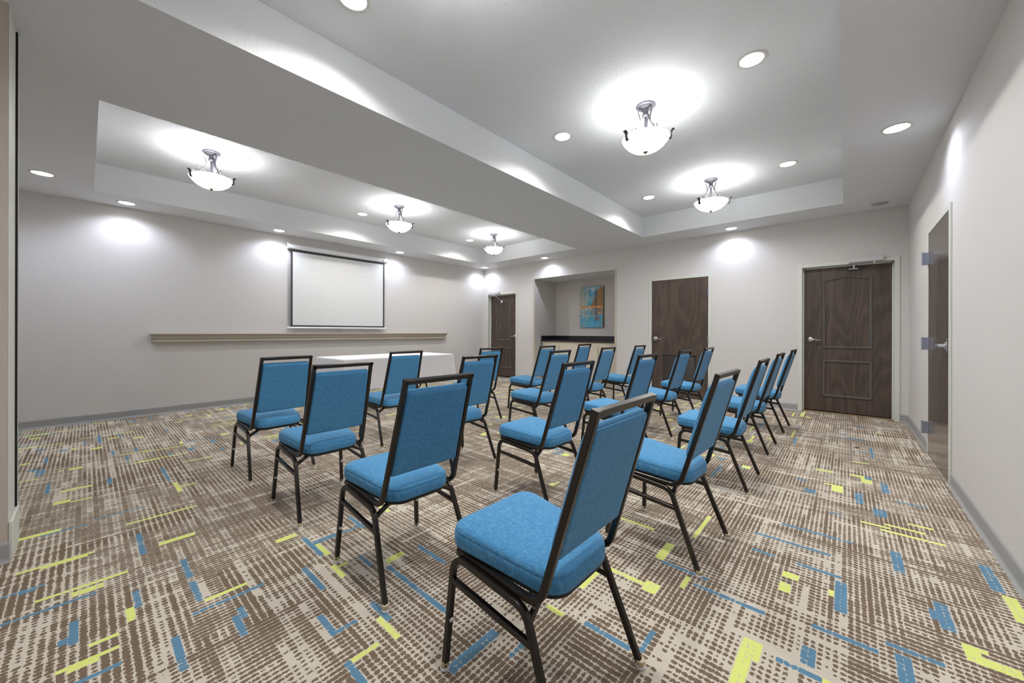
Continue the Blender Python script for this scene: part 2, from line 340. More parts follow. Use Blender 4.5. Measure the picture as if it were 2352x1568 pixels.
# ------------------------------------------------------------------ ceiling with two trays
TR=[(4.466,7.016,-6.80,-.615),(.589,3.147,-6.80,-.597)]     # x0,x1,y0,y1
mb=MB(); cx0,cx1,cy0,cy1=-.1,W+.1,YF-.1,.02
xs=sorted([cx0,cx1]+[t for a in TR for t in a[:2]])
for a,b in zip(xs[:-1],xs[1:]):
    tr=[t for t in TR if abs(t[0]-a)<1e-6]
    segs=[(cy0,cy1)] if not tr else [(cy0,tr[0][2]),(tr[0][3],cy1)]
    for c,d in segs: mb.add([(a,c,H),(b,c,H),(b,d,H),(a,d,H)],[(0,1,2,3)])
for x0,x1,y0,y1 in TR:
    mb.add([(x0,y0,H2),(x1,y0,H2),(x1,y1,H2),(x0,y1,H2)],[(0,1,2,3)])
    for p,q in (((x0,y0),(x1,y0)),((x1,y0),(x1,y1)),((x1,y1),(x0,y1)),((x0,y1),(x0,y0))):
        mb.add([(*p,H),(*q,H),(*q,H2),(*p,H2)],[(0,1,2,3)])
struct('ceiling',mb,M['ceiling'])
# ------------------------------------------------------------------ walls
T=.14
struct('wall_left',MB().box(-T,YF-T,0,0,T,H+.005),M['wall'])
D1=(6.521,7.557,2.113); D2=(4.337,5.379,2.113); D3=(.108,1.144,2.113); FC=.05
AL=(1.64,3.675,2.355,.887)
holes=sorted([(D1[0]+FC-.01,D1[1]-FC+.01,D1[2]-FC+.01),(D2[0]+FC-.01,D2[1]-FC+.01,D2[2]-FC+.01),(D3[0]+FC-.01,D3[1]-FC+.01,D3[2]-FC+.01),(AL[0],AL[1],AL[2])])
mb=MB(); x=0.0
for a,b,h in holes:
    mb.box(x,0,0,a,T,H+.005); mb.box(a,0,h,b,T,H+.005); x=b
mb.box(x,0,0,W,T,H+.005)
struct('wall_back',mb,M['wall'])
mb=MB(); a0,a1,az,ad=AL
mb.box(a0-.1,T,0,a0,ad+.1,az+.1).box(a1,T,0,a1+.1,ad+.1,az+.1).box(a0,ad,0,a1,ad+.1,az+.1)
struct('wall_alcove',mb,M['alcove'])
struct('ceiling_alcove',MB().box(a0,T,az,a1,ad,az+.1),M['ceiling'])
DR=(-2.60,-1.545,2.113)
mb=MB().box(W,YF-T,0,W+T,DR[0]+FC-.01,H+.005).box(W,DR[0]+FC-.01,DR[2]-FC+.01,W+T,DR[1]-FC+.01,H+.005).box(W,DR[1]-FC+.01,0,W+T,T,H+.005)
struct('wall_right',mb,M['wall'])
struct('wall_front',MB().box(0,YF-T,0,W,YF,H+.005),M['wall'])
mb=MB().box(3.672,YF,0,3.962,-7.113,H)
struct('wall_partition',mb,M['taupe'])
# end of the folding partition pocket: pale metal jamb, black slot, slim light strip, kick plate
struct('trim_1',MB().box(3.70,-7.1125,.19,3.958,-7.111,H),M['trim'])
struct('trim_2',MB().box(3.678,-7.1125,.19,3.700,-7.104,H),M['seal'])
struct('trim_3',MB().box(3.660,-7.1125,.19,3.678,-7.1025,H),M['trim'])
struct('trim_4',MB().box(3.660,-7.1125,0,3.945,-7.098,.19,.003),M['trim'])
# alcove corner guards
struct('trim_5',MB().box(a0-.025,-.004,0,a0+.03,0,az-.001).box(a0,-.002,0,a0+.003,.04,az-.001),M['trim_tan'])
struct('trim_6',MB().box(a1-.022,-.004,0,a1+.022,0,az-.001).box(a1-.003,-.002,0,a1,.04,az-.001),M['trim_tan'])
# baseboards (profiled, 10 cm, with a coved toe)
def base_prof(): return [(0,0),(.022,0),(.0205,.004),(.013,.012),(.010,.022),(.010,.088),(.007,.096),(.002,.1),(0,.1)]
def base_run(mb,p,q,n):
    """from p to q along a wall, n = unit direction into the room"""
    r=[[(P[0]+n[0]*d,P[1]+n[1]*d,z) for d,z in base_prof()] for P in (p,q)]
    return mb.rings(r)
struct('baseboard_left',base_run(MB(),(0,YF),(0,0),(1,0)),M['baseboard'])
mb=MB()
for a,b in ((D3[1],a0-.025),(a1+.022,D2[0]),(D2[1],D1[0]),(D1[1],W),(0,D3[0])): base_run(mb,(a,0),(b,0),(0,-1))
struct('baseboard_back',mb,M['baseboard'])
mb=MB(); base_run(mb,(W,YF),(W,DR[0]),(-1,0)); base_run(mb,(W,DR[1]),(W,0),(-1,0))
struct('baseboard_right',mb,M['baseboard'])
struct('baseboard_partition',base_run(MB(),(3.962,YF),(3.962,-7.106),(1,0)),M['baseboard'])

# ------------------------------------------------------------------ doors
def frame_mb(w,h,depth,stop):
    """local: opening along x from 0..w, y=0 wall plane, -y into the room"""
    mb=MB(); f=FC; e=-.012
    pr=[(0,e,0,f,0,h)]
    mb.box(0,e,0,f,.001,h,.003).box(w-f,e,0,w,.001,h,.003).box(f-.001,e,h-f,w-f+.001,.001,h,.003)
    mb.box(f-.012,-.004,0,f,depth,h-f).box(w-f,-.004,0,w-f+.012,depth,h-f).box(f-.012,-.004,h-f,w-f+.012,depth,h-f+.012)
    if stop:
        mb.box(f,stop-.0,0,f+.016,depth,h-f).box(w-f-.016,stop,0,w-f,depth,h-f).box(f,stop,h-f-.016,w-f,depth,h-f)
    return mb
def lever(parent,x,z,y,sgn,mirror=1):
    """round rose and curved lever; sgn = direction of the lever along x"""
    mb=MB()
    rose=MB().lathe([(0.0,0),(.034,0),(.034,.006),(.028,.011),(.016,.013),(.014,.05),(.0,.05)],24)
    rose.v=[(x+p[0],y-p[2],z+p[1]) for p in rose.v]
    h=obj('handle',rose,M['chrome'],parent,40)
    path=spline([(x,y-.047,z),(x+sgn*.03,y-.052,z+.002),(x+sgn*.065,y-.05,z-.004),(x+sgn*.095,y-.046,z-.008),(x+sgn*.118,y-.04,z-.003)],5)
    n=len(path); l=MB().sweep(path,[(.010*math.cos(t*PI/4),.0075*math.sin(t*PI/4)) for t in range(8)],(0,0,1),scale=[1-.35*i/(n-1) for i in range(n)])
    obj('lever',l,M['chrome'],h,60); return h
def moulding(pts,nrm=(0,1,0),w=.0288,d=.017):
    return MB().sweep(pts,[(0,-w/2),(-d*.55,-w/2),(-d,-w*.2),(-d,w*.15),(-d*.45,w*.5),(0,w/2)],nrm,closed=True)
def arch_panel(x0,x1,z0,z1,rise,y):
    top=[]
    for i in range(25):
        t=i/24; s=.5-.5*math.cos(2*PI*min(max((t-.0)/1,0),1)); top.append((x0+(x1-x0)*t,y,z1+rise*s**.85))
    return [(x1,y,z0),(x0,y,z0)][::-1]+[(x1,y,z0)][:0]+top[::-1]
def slab(parent,mat,x0,x1,z0,z1,y0,y1): return obj('slab',MB().box(x0,y0,z0,x1,y1,z1,.002),mat,parent)
def hinge(parent,x,z,y,sgn=1):
    mb=MB().box(x-.004*1,y-.004,z-.06,x+.012*sgn,y+.002,z+.06)
    k=MB().lathe([(0,-.06),(.008,-.06),(.008,.06),(0,.06)],12,(x+.004*sgn,y-.008,z)); mb.add(k.v,k.f)
    return obj('hinge',mb,M['steel'],parent)
def paneled_door(name,w,h,rec,mirror,mat,closer):
    r=sempty(name); fr=obj('frame',frame_mb(w,h,.14,rec-.004 if rec else 0),M['trim'],r)
    s0,s1=FC+.012,w-FC-.012; zt=h-FC-.012
    sl=slab(r,mat,s0,s1,.028,zt,rec,rec+.044)
    return r,s0,s1,zt
def panels(r,x0,x1,y):
    pts=arch_panel(x0,x1,.93,1.868,.045,y)
    p=obj('panel_moulding',moulding(pts),M['panel_mould'],r,35)
    pts=[(x0,y,.25),(x1,y,.25),(x1,y,.735),(x0,y,.735)][::-1]
    p=obj('panel_moulding',moulding(pts),M['panel_mould'],r,35)
# right-hand paneled door
r,s0,s1,zt=paneled_door('door_1',D1[1]-D1[0],D1[2],.088,1,M['door_wood'],True); r.location=(D1[0],0,0)
panels(r,.287,.772,.087); lever(r,.138,1.038,.087,1)
c=obj('closer',MB().box(.548,-.062,2.073,.888,-.013,2.141,.004),M['closer'],r)
obj('closer_arm',MB().tube([(.80,-.04,2.074),(.80,-.04,2.052)],.012,(1,0,0)).tube([(.80,-.04,2.052),(.60,.02,2.045)],.007,(0,0,1)).tube([(.605,.02,2.052),(.60,.02,2.0)],.010,(1,0,0)).box(.545,.05,1.995,.64,.087,2.012,.003).tube([(.60,.02,2.004),(.60,.07,2.004)],.009,(0,0,1)),M['chrome'],c,40)
obj('threshold',MB().box(FC,.075,.001,D1[1]-D1[0]-FC,.14,.012,.003),Mat('brass_threshold',lin(170,140,104),.5,.3).m,r)
# plain laminate door with a louvre grille
wd=D2[1]-D2[0]; r=sempty('door_2',(D2[0],0,0)); obj('frame',frame_mb(wd,D2[2],.14,.05),M['trim'],r)
slab(r,M['door_lam'],FC+.004,wd-FC-.004,.012,D2[2]-FC-.004,-.006,.039)
lever(r,.120,1.022,-.006,1)
obj('strike_plate',MB().box(FC-.006,-.014,.965,FC+.003,-.011,1.075),M['steel'],r)
for z in (1.80,1.03,.25): hinge(r,wd-FC-.004,z,-.008,1)
g=MB(); gx0,gx1,gz0,gz1=.252,.80,.285,.742
for a in ((gx0,gz0,gx1,gz0+.024),(gx0,gz1-.024,gx1,gz1),(gx0,gz0,gx0+.024,gz1),(gx1-.024,gz0,gx1,gz1)): g.box(a[0],-.017,a[1],a[2],-.006,a[3],.002)
gr=obj('grille',g,M['grille'],r)
lv=MB(); n=19
for i in range(n):
    z=gz0+.03+(gz1-gz0-.06)*(i+.5)/n
    lv.add([(gx0+.02,-.008,z+.010),(gx1-.02,-.008,z+.010),(gx1-.02,-.016,z-.004),(gx0+.02,-.016,z-.004),(gx0+.02,-.0065,z+.007),(gx1-.02,-.0065,z+.007),(gx1-.02,-.0145,z-.007),(gx0+.02,-.0145,z-.007)],[(0,1,2,3),(4,7,6,5),(0,4,5,1),(3,2,6,7),(0,3,7,4),(1,5,6,2)])
obj('louvre_slats',lv,M['grille'],gr)
# far paneled door beside the screen wall
r,s0,s1,zt=paneled_door('door_3',D3[1]-D3[0],D3[2],.092,1,M['door_wood'],True); r.location=(D3[0],0,0)
panels(r,.287,.755,.091); lever(r,.875,1.03,.091,-1)
c=obj('closer',MB().box(.10,-.062,2.066,.475,-.013,2.13,.004),M['closer'],r)
obj('closer_arm',MB().tube([(.17,-.04,2.068),(.17,-.04,2.045)],.012,(1,0,0)).tube([(.17,-.04,2.048),(.43,-.10,2.03)],.009,(0,0,1)).tube([(.43,-.10,2.035),(.43,-.10,1.99)],.011,(1,0,0)).tube([(.43,-.10,2.0),(.47,.07,1.90)],.009,(1,0,0)).box(.44,.05,1.86,.50,.091,1.93,.003),M['chrome'],c,40)
# glossy flush door in the right wall: built facing -x
wd=DR[1]-DR[0]; r=sempty('door_4',(W,DR[1],0),-PI/2)     # local x runs towards the camera
obj('frame',frame_mb(wd,DR[2],.14,.05),M['trim'],r)
slab(r,M['door_gloss'],FC+.004,wd-FC-.004,.012,D2[2]-FC-.004,-.010,.035)
h=lever(r,wd-.12,1.037,-.010,-1)
obj('rose_plate',MB().box(wd-.155,-.016,.985,wd-.085,-.010,1.09,.002),M['chrome'],h)
for z in (1.835,1.035,.245):
    mb=MB().box(FC-.012,-.040,z-.057,FC+.004,-.011,z+.057,.002); k=MB().lathe([(0,-.06),(.010,-.06),(.010,.06),(0,.06)],14,(FC-.006,-.045,z)); mb.add(k.v,k.f)
    mb.box(FC+.004,-.013,z-.057,FC+.045,-.0105,z+.057)
    obj('hinge',mb,M['steel'],r,40)
# ------------------------------------------------------------------ banquet chair (faces -x, origin between its feet)
def zb(x): return .394-.075*x            # underside of the raked cushion
def outline(hw0,hw1,x0,x1,r0,r1,inset=0,n=7):
    """rounded trapezoid, x0 = front (half width hw0), x1 = rear (half width hw1)"""
    c=[(x0+inset,-hw0+inset,r0),(x1-inset,-hw1+inset,r1),(x1-inset,hw1-inset,r1),(x0+inset,hw0-inset,r0)]
    P=[]
    for i in range(4):
        p=Vector(c[i][:2]);a=(Vector(c[i-1][:2])-p).normalized();b=(Vector(c[(i+1)%4][:2])-p).normalized();r=max(c[i][2]-inset*.6,.008)
        d=r/math.tan(a.angle(b)/2);p0=p+a*d;p1=p+b*d;cen=p+(a+b).normalized()*(r/math.sin(a.angle(b)/2));v0=p0-cen;v1=p1-cen;w=v0.angle(v1)
        m=max(n,2)
        for k in range(m+1):
            t=k/m;q=cen+(v0*math.sin((1-t)*w)+v1*math.sin(t*w))/math.sin(w);P.append((q.x,q.y))
    # a few points along the straight edges
    out=[];L=len(P)
    for i in range(L):
        a,b=P[i],P[(i+1)%L];out.append(a)
        if math.dist(a,b)>.08:
            for k in (1,2,3):out.append((a[0]+(b[0]-a[0])*k/4,a[1]+(b[1]-a[1])*k/4))
    return out
SEAT=dict(hw0=.212,hw1=.160,x0=-.262,x1=.172,r0=.062,r1=.085)
def seat_mb():
    R=[]
    for ins,h in ((.008,.0),(.002,.004),(0,.010),(0,.030),(.0005,.044),(.0035,.0475),(.0025,.051),(.006,.058),(.014,.0645),(.03,.070),(.07,.0745),(.13,.0775),(.2,.0785)):
        if ins<=.03: base=outline(inset=ins,**SEAT); R.append([(x,y,zb(x)+h) for x,y in base])
        else:
            k=1-(ins-.03)/.2; R.append([(-.045+(x+.045)*k,y*k,zb(-.045+(x+.045)*k)+h) for x,y in base])
    return MB().rings(R)
def pan_mb():
    R=[]
    for ins,h in ((.03,-.017),(.012,-.015),(.006,-.010),(.005,.001)): R.append([(x,y,zb(x)+h) for x,y in outline(inset=ins,**SEAT)])
    return MB().rings(R)
TW=.020
UX,UZ=.2822,.9594                        # direction of the back posts
def post(s):
    # the posts spread a little towards the seat
    ya,yb=s*.1915,s*(.1825-TW/2); y=ya
    pts=[(-.215,ya,.392),(.133,ya,.378),(.3015,yb,.9405)]
    # last leg follows the slope of the post
    k=(.9405-.378)/UZ; pts[1]=(.3015-k*UX,y,.378)
    return MB().sweep(fillet(pts,.062,9),sqprof(TW,.022),(0,1,0))
def frame_back_mb():
    mb=MB()
    for s in (-1,1): p=post(s); mb.add(p.v,p.f)
    cx,cz=.3015-UX*.0105,.9405-UZ*.0105
    mb.sweep([(cx,-.1825,cz),(cx,.1825,cz)],[(a*UX-b*UZ*0,b) for a,b in sqprof(.021,.022)] and sqprof(.0215,.022),(UX,0,UZ))
    return mb
def back_mb():
    """upholstered back: rings stacked from the rear panel to the padded front"""
    z0,z1=.514,.884; o=Vector((.3015,0,.9405)); u=Vector((UX,0,UZ)); f=Vector((-UZ,0,UX))
    t0=(z0-.9405)/UZ; t1=(z1-.9405)/UZ; R=[]
    def ring(n,ib,it,iy,r):
        kk=1.0
        if iy>.02: kk=1-(iy-.02)/.14; iy=.02; ib=.03; it=.05; r=.045
        hw=.1605-iy; a,b=t0+ib,t1-it; P=[]
        for ct,cyy,st in ((a+r,-hw+r,180),(b-r,-hw+r,270),(b-r,hw-r,0),(a+r,hw-r,90)):
            for e in range(5):
                th=math.radians(st+e*22.5); P.append((ct+r*math.cos(th),cyy+r*math.sin(th)))
        out=[]
        for i,p in enumerate(P):
            out.append(p); e=P[(i+1)%len(P)]
            if math.dist(p,e)>.1:
                for g in range(1,6): out.append((p[0]+(e[0]-p[0])*g/6,p[1]+(e[1]-p[1])*g/6))
        mc=(a+b)/2
        return [tuple(o+u*(mc+(t-mc)*kk)+Vector((0,y*kk*(1+.085*(t1-t)/(t1-t0)),0))+f*n) for t,y in out]
    for n,ib,it,iy,r in ((-.0094,.018,.018,.018,.012),(-.0098,.012,.012,.012,.012),(-.0085,.003,.004,.003,.010),(-.0055,0,.0,.0,.010),(-.001,0,.0,.0,.010),(.0005,.001,.004,.0015,.010),(.002,.0,-.001,.0,.010),(.009,0,-.008,0,.012),(.014,.0,-.008,.0,.016),(.020,.001,-.004,.001,.022),(.026,.005,.008,.004,.03),(.031,.014,.026,.010,.04),(.035,.035,.055,.022,.05),(.038,.07,.10,.05,.05),(.0395,.12,.14,.09,.03)):
        R.append(ring(n,ib,it,iy,r))
    return MB().rings(R)
def ly(z): return .205+.023*(1-z/.37)
def leg_pts(s):
    f=lambda x,z:(x,s*ly(z),z)
    return [f(-.2405,.016),f(-.221,.384),f(.097,.357),f(.2345,.016)]
def leg_mb(s,front):
    full=fillet(leg_pts(s),[.052,.062],9)
    cut=[i for i in range(len(full)-1) if full[i].x<=-.05<full[i+1].x][0]
    t=(-.05-full[cut].x)/(full[cut+1].x-full[cut].x); mid=full[cut].lerp(full[cut+1],t)
    path=full[:cut+1]+[mid] if front else [mid]+full[cut+1:]
    n=Vector((0,1,s*.023/.37)).normalized()
    return MB().sweep(path,sqprof(.020,.022),n)
def glide_mb(x,y):
    return MB().lathe([(.0,.0),(.0145,.0),(.0165,.004),(.015,.009),(0,.009)],16,(x,y,0)), MB().lathe([(.0,.008),(.0135,.008),(.0145,.022),(.0155,.027),(0,.027)],14,(x,y,0))
def make_chair(label):
    t=thing('banquet_chair',label,'chair',group='blue banquet chairs in five lines')
    obj('seat',seat_mb(),M['fabric'],t,50); obj('seat_pan',pan_mb(),M['black_edge'],t,50)
    obj('backrest',back_mb(),M['fabric'],t,50); obj('back_frame',frame_back_mb(),M['black_metal'],t,35)
    for s in (-1,1):
        for fr in (True,False):
            l=obj('leg',leg_mb(s,fr),M['black_metal'],t,35)
            p=leg_pts(s)[0 if fr else 3]; a,b=glide_mb(p[0]-(.002 if fr else -.004),p[1])
            obj('glide',a.add(b.v,b.f),M['glide'],l,40) if False else None
            g=obj('glide',b,M['glide'],l,40); g2=obj('foot_disc',a,M['glide_white'],l,40)
            if fr:
                z=.17; x=-.2405+.0195*z/.37; k=MB().lathe([(0,0),(.0085,0),(.0085,.002),(.005,.004),(.004,.007),(0,.007)],10)
                k.v=[(x+.010+q[2],s*ly(z)+q[0],z+q[1]) for q in k.v]; obj('bumper',k,M['chrome'],l,40)
        a=(-.2185,s*ly(.302),.302); b=(.1295,s*ly(.272),.272)
        obj('stretcher',MB().sweep([a,b],sqprof(.018,.020),(0,1,0)),M['black_metal'],t,35)
    br=fillet([(.108,-ly(.325),.325),(.098,-.135,.366),(.098,.135,.366),(.108,ly(.325),.325)],.03,6)
    obj('brace',MB().sweep(br,sqprof(.018,.018),(1,0,0)),M['black_metal'],t,35)
    return t
POSE={'F':(3.5,-5.828,.028),'C':(4.446,-5.808,-.002),'B':(5.412,-5.815,-.026),'A':(6.281,-5.831,-.021),'G':(3.457,-4.722,-.023),'Hh':(4.496,-4.685,-.066),'D':(5.447,-4.726,-.019),'E':(6.308,-4.725,-.049),'I':(3.482,-3.526,-.064),'J':(4.496,-3.535,-.009),'K':(5.456,-3.589,-.054),'L':(6.302,-3.582,-.004),'M':(3.617,-2.57,.016),'N':(4.473,-2.42,-.001),'O':(5.433,-2.494,-.03),'P':(6.289,-2.518,-.018),'R':(3.602,-1.531,-.014),'S':(4.471,-1.426,.005),'T':(5.436,-1.556,-.022),'Q':(6.304,-1.509,-.014)}
LINES=[('FCBA','line nearest the camera'),(['G','Hh','D','E'],'second line from the camera'),('IJKL','middle line of the five lines'),('MNOP','fourth line from the camera'),('RSTQ','line nearest the paneled doors')]
ORD=['first','second','third','last']
proto=None
for keys,where in LINES:
    for n,k in enumerate(keys):
        lab='blue chair, %s from the projection screen, in the %s'%(ORD[n],where)
        if k=='A': lab='large blue foreground chair at the bottom of the photo, nearest to the camera'
        if proto is None: c=proto=make_chair(lab)
        else: c=copy_tree(proto); c['label']=lab
        x,y,r=POSE[k]; c.location=(x,y,0); c.rotation_euler=(0,0,r)

# ------------------------------------------------------------------ projection screen
sc=thing('projection_screen','pull-down projection screen with black border hung on the left wall above the ledge','screen',(0,-3.715,0))
def extrude_y(prof,y0,y1,closed=True):
    return MB().rings([[(x,y,z) for x,z in prof] for y in (y0,y1)])
cz=2.565; pr=[(.012+.0,cz+.04),(.055,cz+.044),(.078,cz+.030),(.085,cz+.005),(.082,cz-.025),(.066,cz-.040),(.012,cz-.040)]
ca=obj('case',extrude_y(pr,-.895,.905),M['screen_case'],sc,30)
for s in (-1,1): 
    y=.905 if s>0 else -.895
    obj('end_cap',extrude_y([(x*1.03,cz+(z-cz)*1.06) for x,z in pr],y-.012 if s>0 else y-.012,y+.012),M['screen_case'],ca,30)
    obj('bracket',MB().box(.003,y-.02,cz+.03,.045,y+.02,cz+.062,.003).tube([(.03,y,cz+.05),(.03,y,cz+.095)],.007,(1,0,0)),M['screen_case'],ca)
obj('label_plate',MB().box(.083,.80,cz-.012,.0875,.83,cz+.004),M['seal'],ca)
y0,y1=-.86,.86
mb=MB(); fx=.05
for a in ((y0,2.482,y1,2.535),(y0,1.212,y1,1.243),(y0,1.243,y0+.032,2.482),(y1-.032,1.243,y1,2.482)): mb.box(fx-.002,a[0],a[1],fx,a[2],a[3])
obj('border',mb,M['screen_black'],sc)
obj('fabric',MB().box(fx-.002,y0+.032,1.243,fx+.0002,y1-.032,2.482),M['screen'],sc)
mb=MB().tube([(fx,-.915,1.197),(fx,.905,1.197)],.014,(0,0,1),12).box(fx-.004,y0,1.20,fx+.003,y1,1.214)
bar=obj('bottom_bar',mb,M['screen_case'],sc,40)
obj('pull_handle',MB().tube(fillet([(fx,-.02,1.19),(fx,-.02,1.155),(fx,.0,1.135),(fx,.02,1.155),(fx,.02,1.19)],.01,4),.005,(1,0,0),6).box(fx-.004,-.028,1.176,fx+.006,.028,1.190,.002).box(fx-.003,-.012,1.125,fx+.005,.012,1.150,.002),M['chrome'],sc,40)

# ------------------------------------------------------------------ moulded ledge on the screen wall
prof=[(0,1.106),(.094,1.106),(.099,1.102),(.099,1.092),(.094,1.088),(.088,1.084),(.076,1.074),(.068,1.060),(.064,1.046),(.070,1.044),(.073,1.039),(.070,1.034),(.062,1.032),(.055,1.022),(.053,1.010),(.064,1.006),(.071,.997),(.068,.986),(.058,.979),(0,.978)]
rings=[]
yA,yB=-6.300,-1.262
mb=MB().rings([[(d,yA+(.099-d)*(1 if d>0 else 1)*(0 if d==0 else 1)+(.03 if d==0 else 0),z) for d,z in prof],[(d,yB-(.099-d)*(0 if d==0 else 1)-(.03 if d==0 else 0),z) for d,z in prof]])
led=obj('wall_ledge',mb,M['ledge'],None,25)
tag(led,'long taupe moulded ledge on the left wall below the projection screen','ledge')

# ------------------------------------------------------------------ table and cloth
tx0,tx1,ty0,ty1,tz=.905,1.835,-4.485,-2.545,.742
tb=thing('folding_table','folding table on curved legs, mostly hidden under the white cloth','table',((tx0+tx1)/2,(ty0+ty1)/2,0))
hx,hy=(tx1-tx0)/2-.015,(ty1-ty0)/2-.015
obj('tabletop',MB().box(-hx,-hy,tz-.035,hx,hy,tz-.004,.004),Mat('tabletop_laminate',lin(150,140,128),.5).m,tb)
for s in (-1,1):
    y=s*(hy-.28)
    mb=MB().tube([(-.30,y,.70),(.30,y,.70)],.013,(0,1,0))
    for q in (-1,1):
        mb.tube(fillet([(q*.22,y,.70),(q*.05,y,.50),(q*.03,y,.30),(q*.10,y,.16),(q*.30,y,.04),(q*.33,y,.0)],[.1,.08,.08,.08],6),.013,(0,1,0))
    mb.tube([(-.04,y,.42),(.04,y,.42)],.010,(0,1,0))
    obj('leg',mb,M['table_leg'],tb,50)
def cloth_mb():
    rnd=random.Random(5); hw,hl=(tx1-tx0)/2,(ty1-ty0)/2; P=[]
    def side(p,q,n,k):
        for i in range(k): t=i/k; P.append((p[0]+(q[0]-p[0])*t,p[1]+(q[1]-p[1])*t,n,t))
    side((hw,-hl),(hw,hl),(1,0),110); side((hw,hl),(-hw,hl),(0,1),60); side((-hw,hl),(-hw,-hl),(-1,0),110); side((-hw,-hl),(hw,-hl),(0,-1),60)
    N=len(P); drop=.445; rows=12
    ph=[rnd.uniform(0,6.28) for _ in range(6)]
    def fold(i,t,L):
        e=min(t,1-t)*L; c=math.exp(-e/.16)
        w=.5*math.sin(i*.33+ph[0])+.3*math.sin(i*.71+ph[1])+.2*math.sin(i*1.27+ph[2])
        return c,w
    rings=[]
    top=[]; 
    def corner_r(x,y,r=.012):
        return x,y
    for ins,dz in ((.02,.0),(.004,0.0),(-.003,-.004),(-.006,-.014)):
        rings.append([(p[0]*(1-ins/hw),p[1]*(1-ins/hl),tz+.001+dz) for p in P])
    for r in range(1,rows+1):
        f=r/rows; ring=[]
        for i,(x,y,n,t) in enumerate(P):
            L=2*hl if n[0] else 2*hw
            c,w=fold(i,t,L)
            e=min(t,1-t)*L
            # cloth swings out at the corners and hangs in soft folds along the sides
            out=.006+f*(.012+.0045*w)+c*f**.8*(.030+.030*math.sin(e*75+ph[3]))
            cx=math.exp(-e/.05)*f**.8*.055
            tx,ty=(0,-1 if t<.5 else 1) if n==(1,0) else (0,1 if t<.5 else -1) if n==(-1,0) else ((1 if t<.5 else -1),0) if n==(0,1) else ((-1 if t<.5 else 1),0)
            dd=drop*(1+.10*c)+.01*w
            ring.append((x+n[0]*out+tx*cx,y+n[1]*out+ty*cx,tz-.013-(dd-.013)*f))
        rings.append(ring)
    mb=MB().rings(rings,True,False)
    return mb
cl=obj('tablecloth',cloth_mb(),M['white_cloth'],None,70); cl.location=((tx0+tx1)/2,(ty0+ty1)/2,0)
tag(cl,'white cloth draped over the long table under the projection screen','tablecloth')

# ------------------------------------------------------------------ alcove counter
cab=thing('base_cabinet','long cream four-door base cabinet filling the wall alcove','cabinet',(0,0,0))
cx0,cx1,cy=a0+.033,a1-.004,.292
obj('body',MB().box(cx0,cy,.10,cx1,.60,.912).box(cx0,cy+.07,0,cx1,.60,.10),M['cabinet'],cab)
for x0,x1 in ((1.690,2.146),(2.174,2.649),(2.677,3.131),(3.157,3.625)):
    y=cy-.019; z0,z1=.125,.832
    mb=MB().box(x0,y,z0,x1,cy-.001,z1,.003)
    d=obj('door',mb,M['cabinet'],cab)
    q=.072; 
    R=[[(x0+q+i,yy,z0+q+i),(x1-q-i,yy,z0+q+i),(x1-q-i,yy,z1-q-i),(x0+q+i,yy,z1-q-i)] for i,yy in ((0,y-.0005),(.004,y-.005),(.010,y-.001),(.014,y-.001),(.045,y-.007))]
    obj('raised_panel',MB().rings(R),M['cabinet'],d)
ct=thing('countertop','black speckled granite countertop with backsplash in the alcove','countertop',(0,0,0))
g0,g1=a0+.003,a1-.003
obj('slab',MB().box(g0,.264,.912,g1,ad-.002,.948,.006),M['granite'],ct)
obj('backsplash',MB().box(g0+.02,ad-.022,.948,g1-.02,ad-.002,1.046,.002),M['granite'],ct)
obj('side_splash',MB().box(g0,.285,.948,g0+.02,ad-.002,1.046,.002),M['granite'],ct)
obj('side_splash',MB().box(g1-.02,.285,.948,g1,ad-.002,1.046,.002),M['granite'],ct)

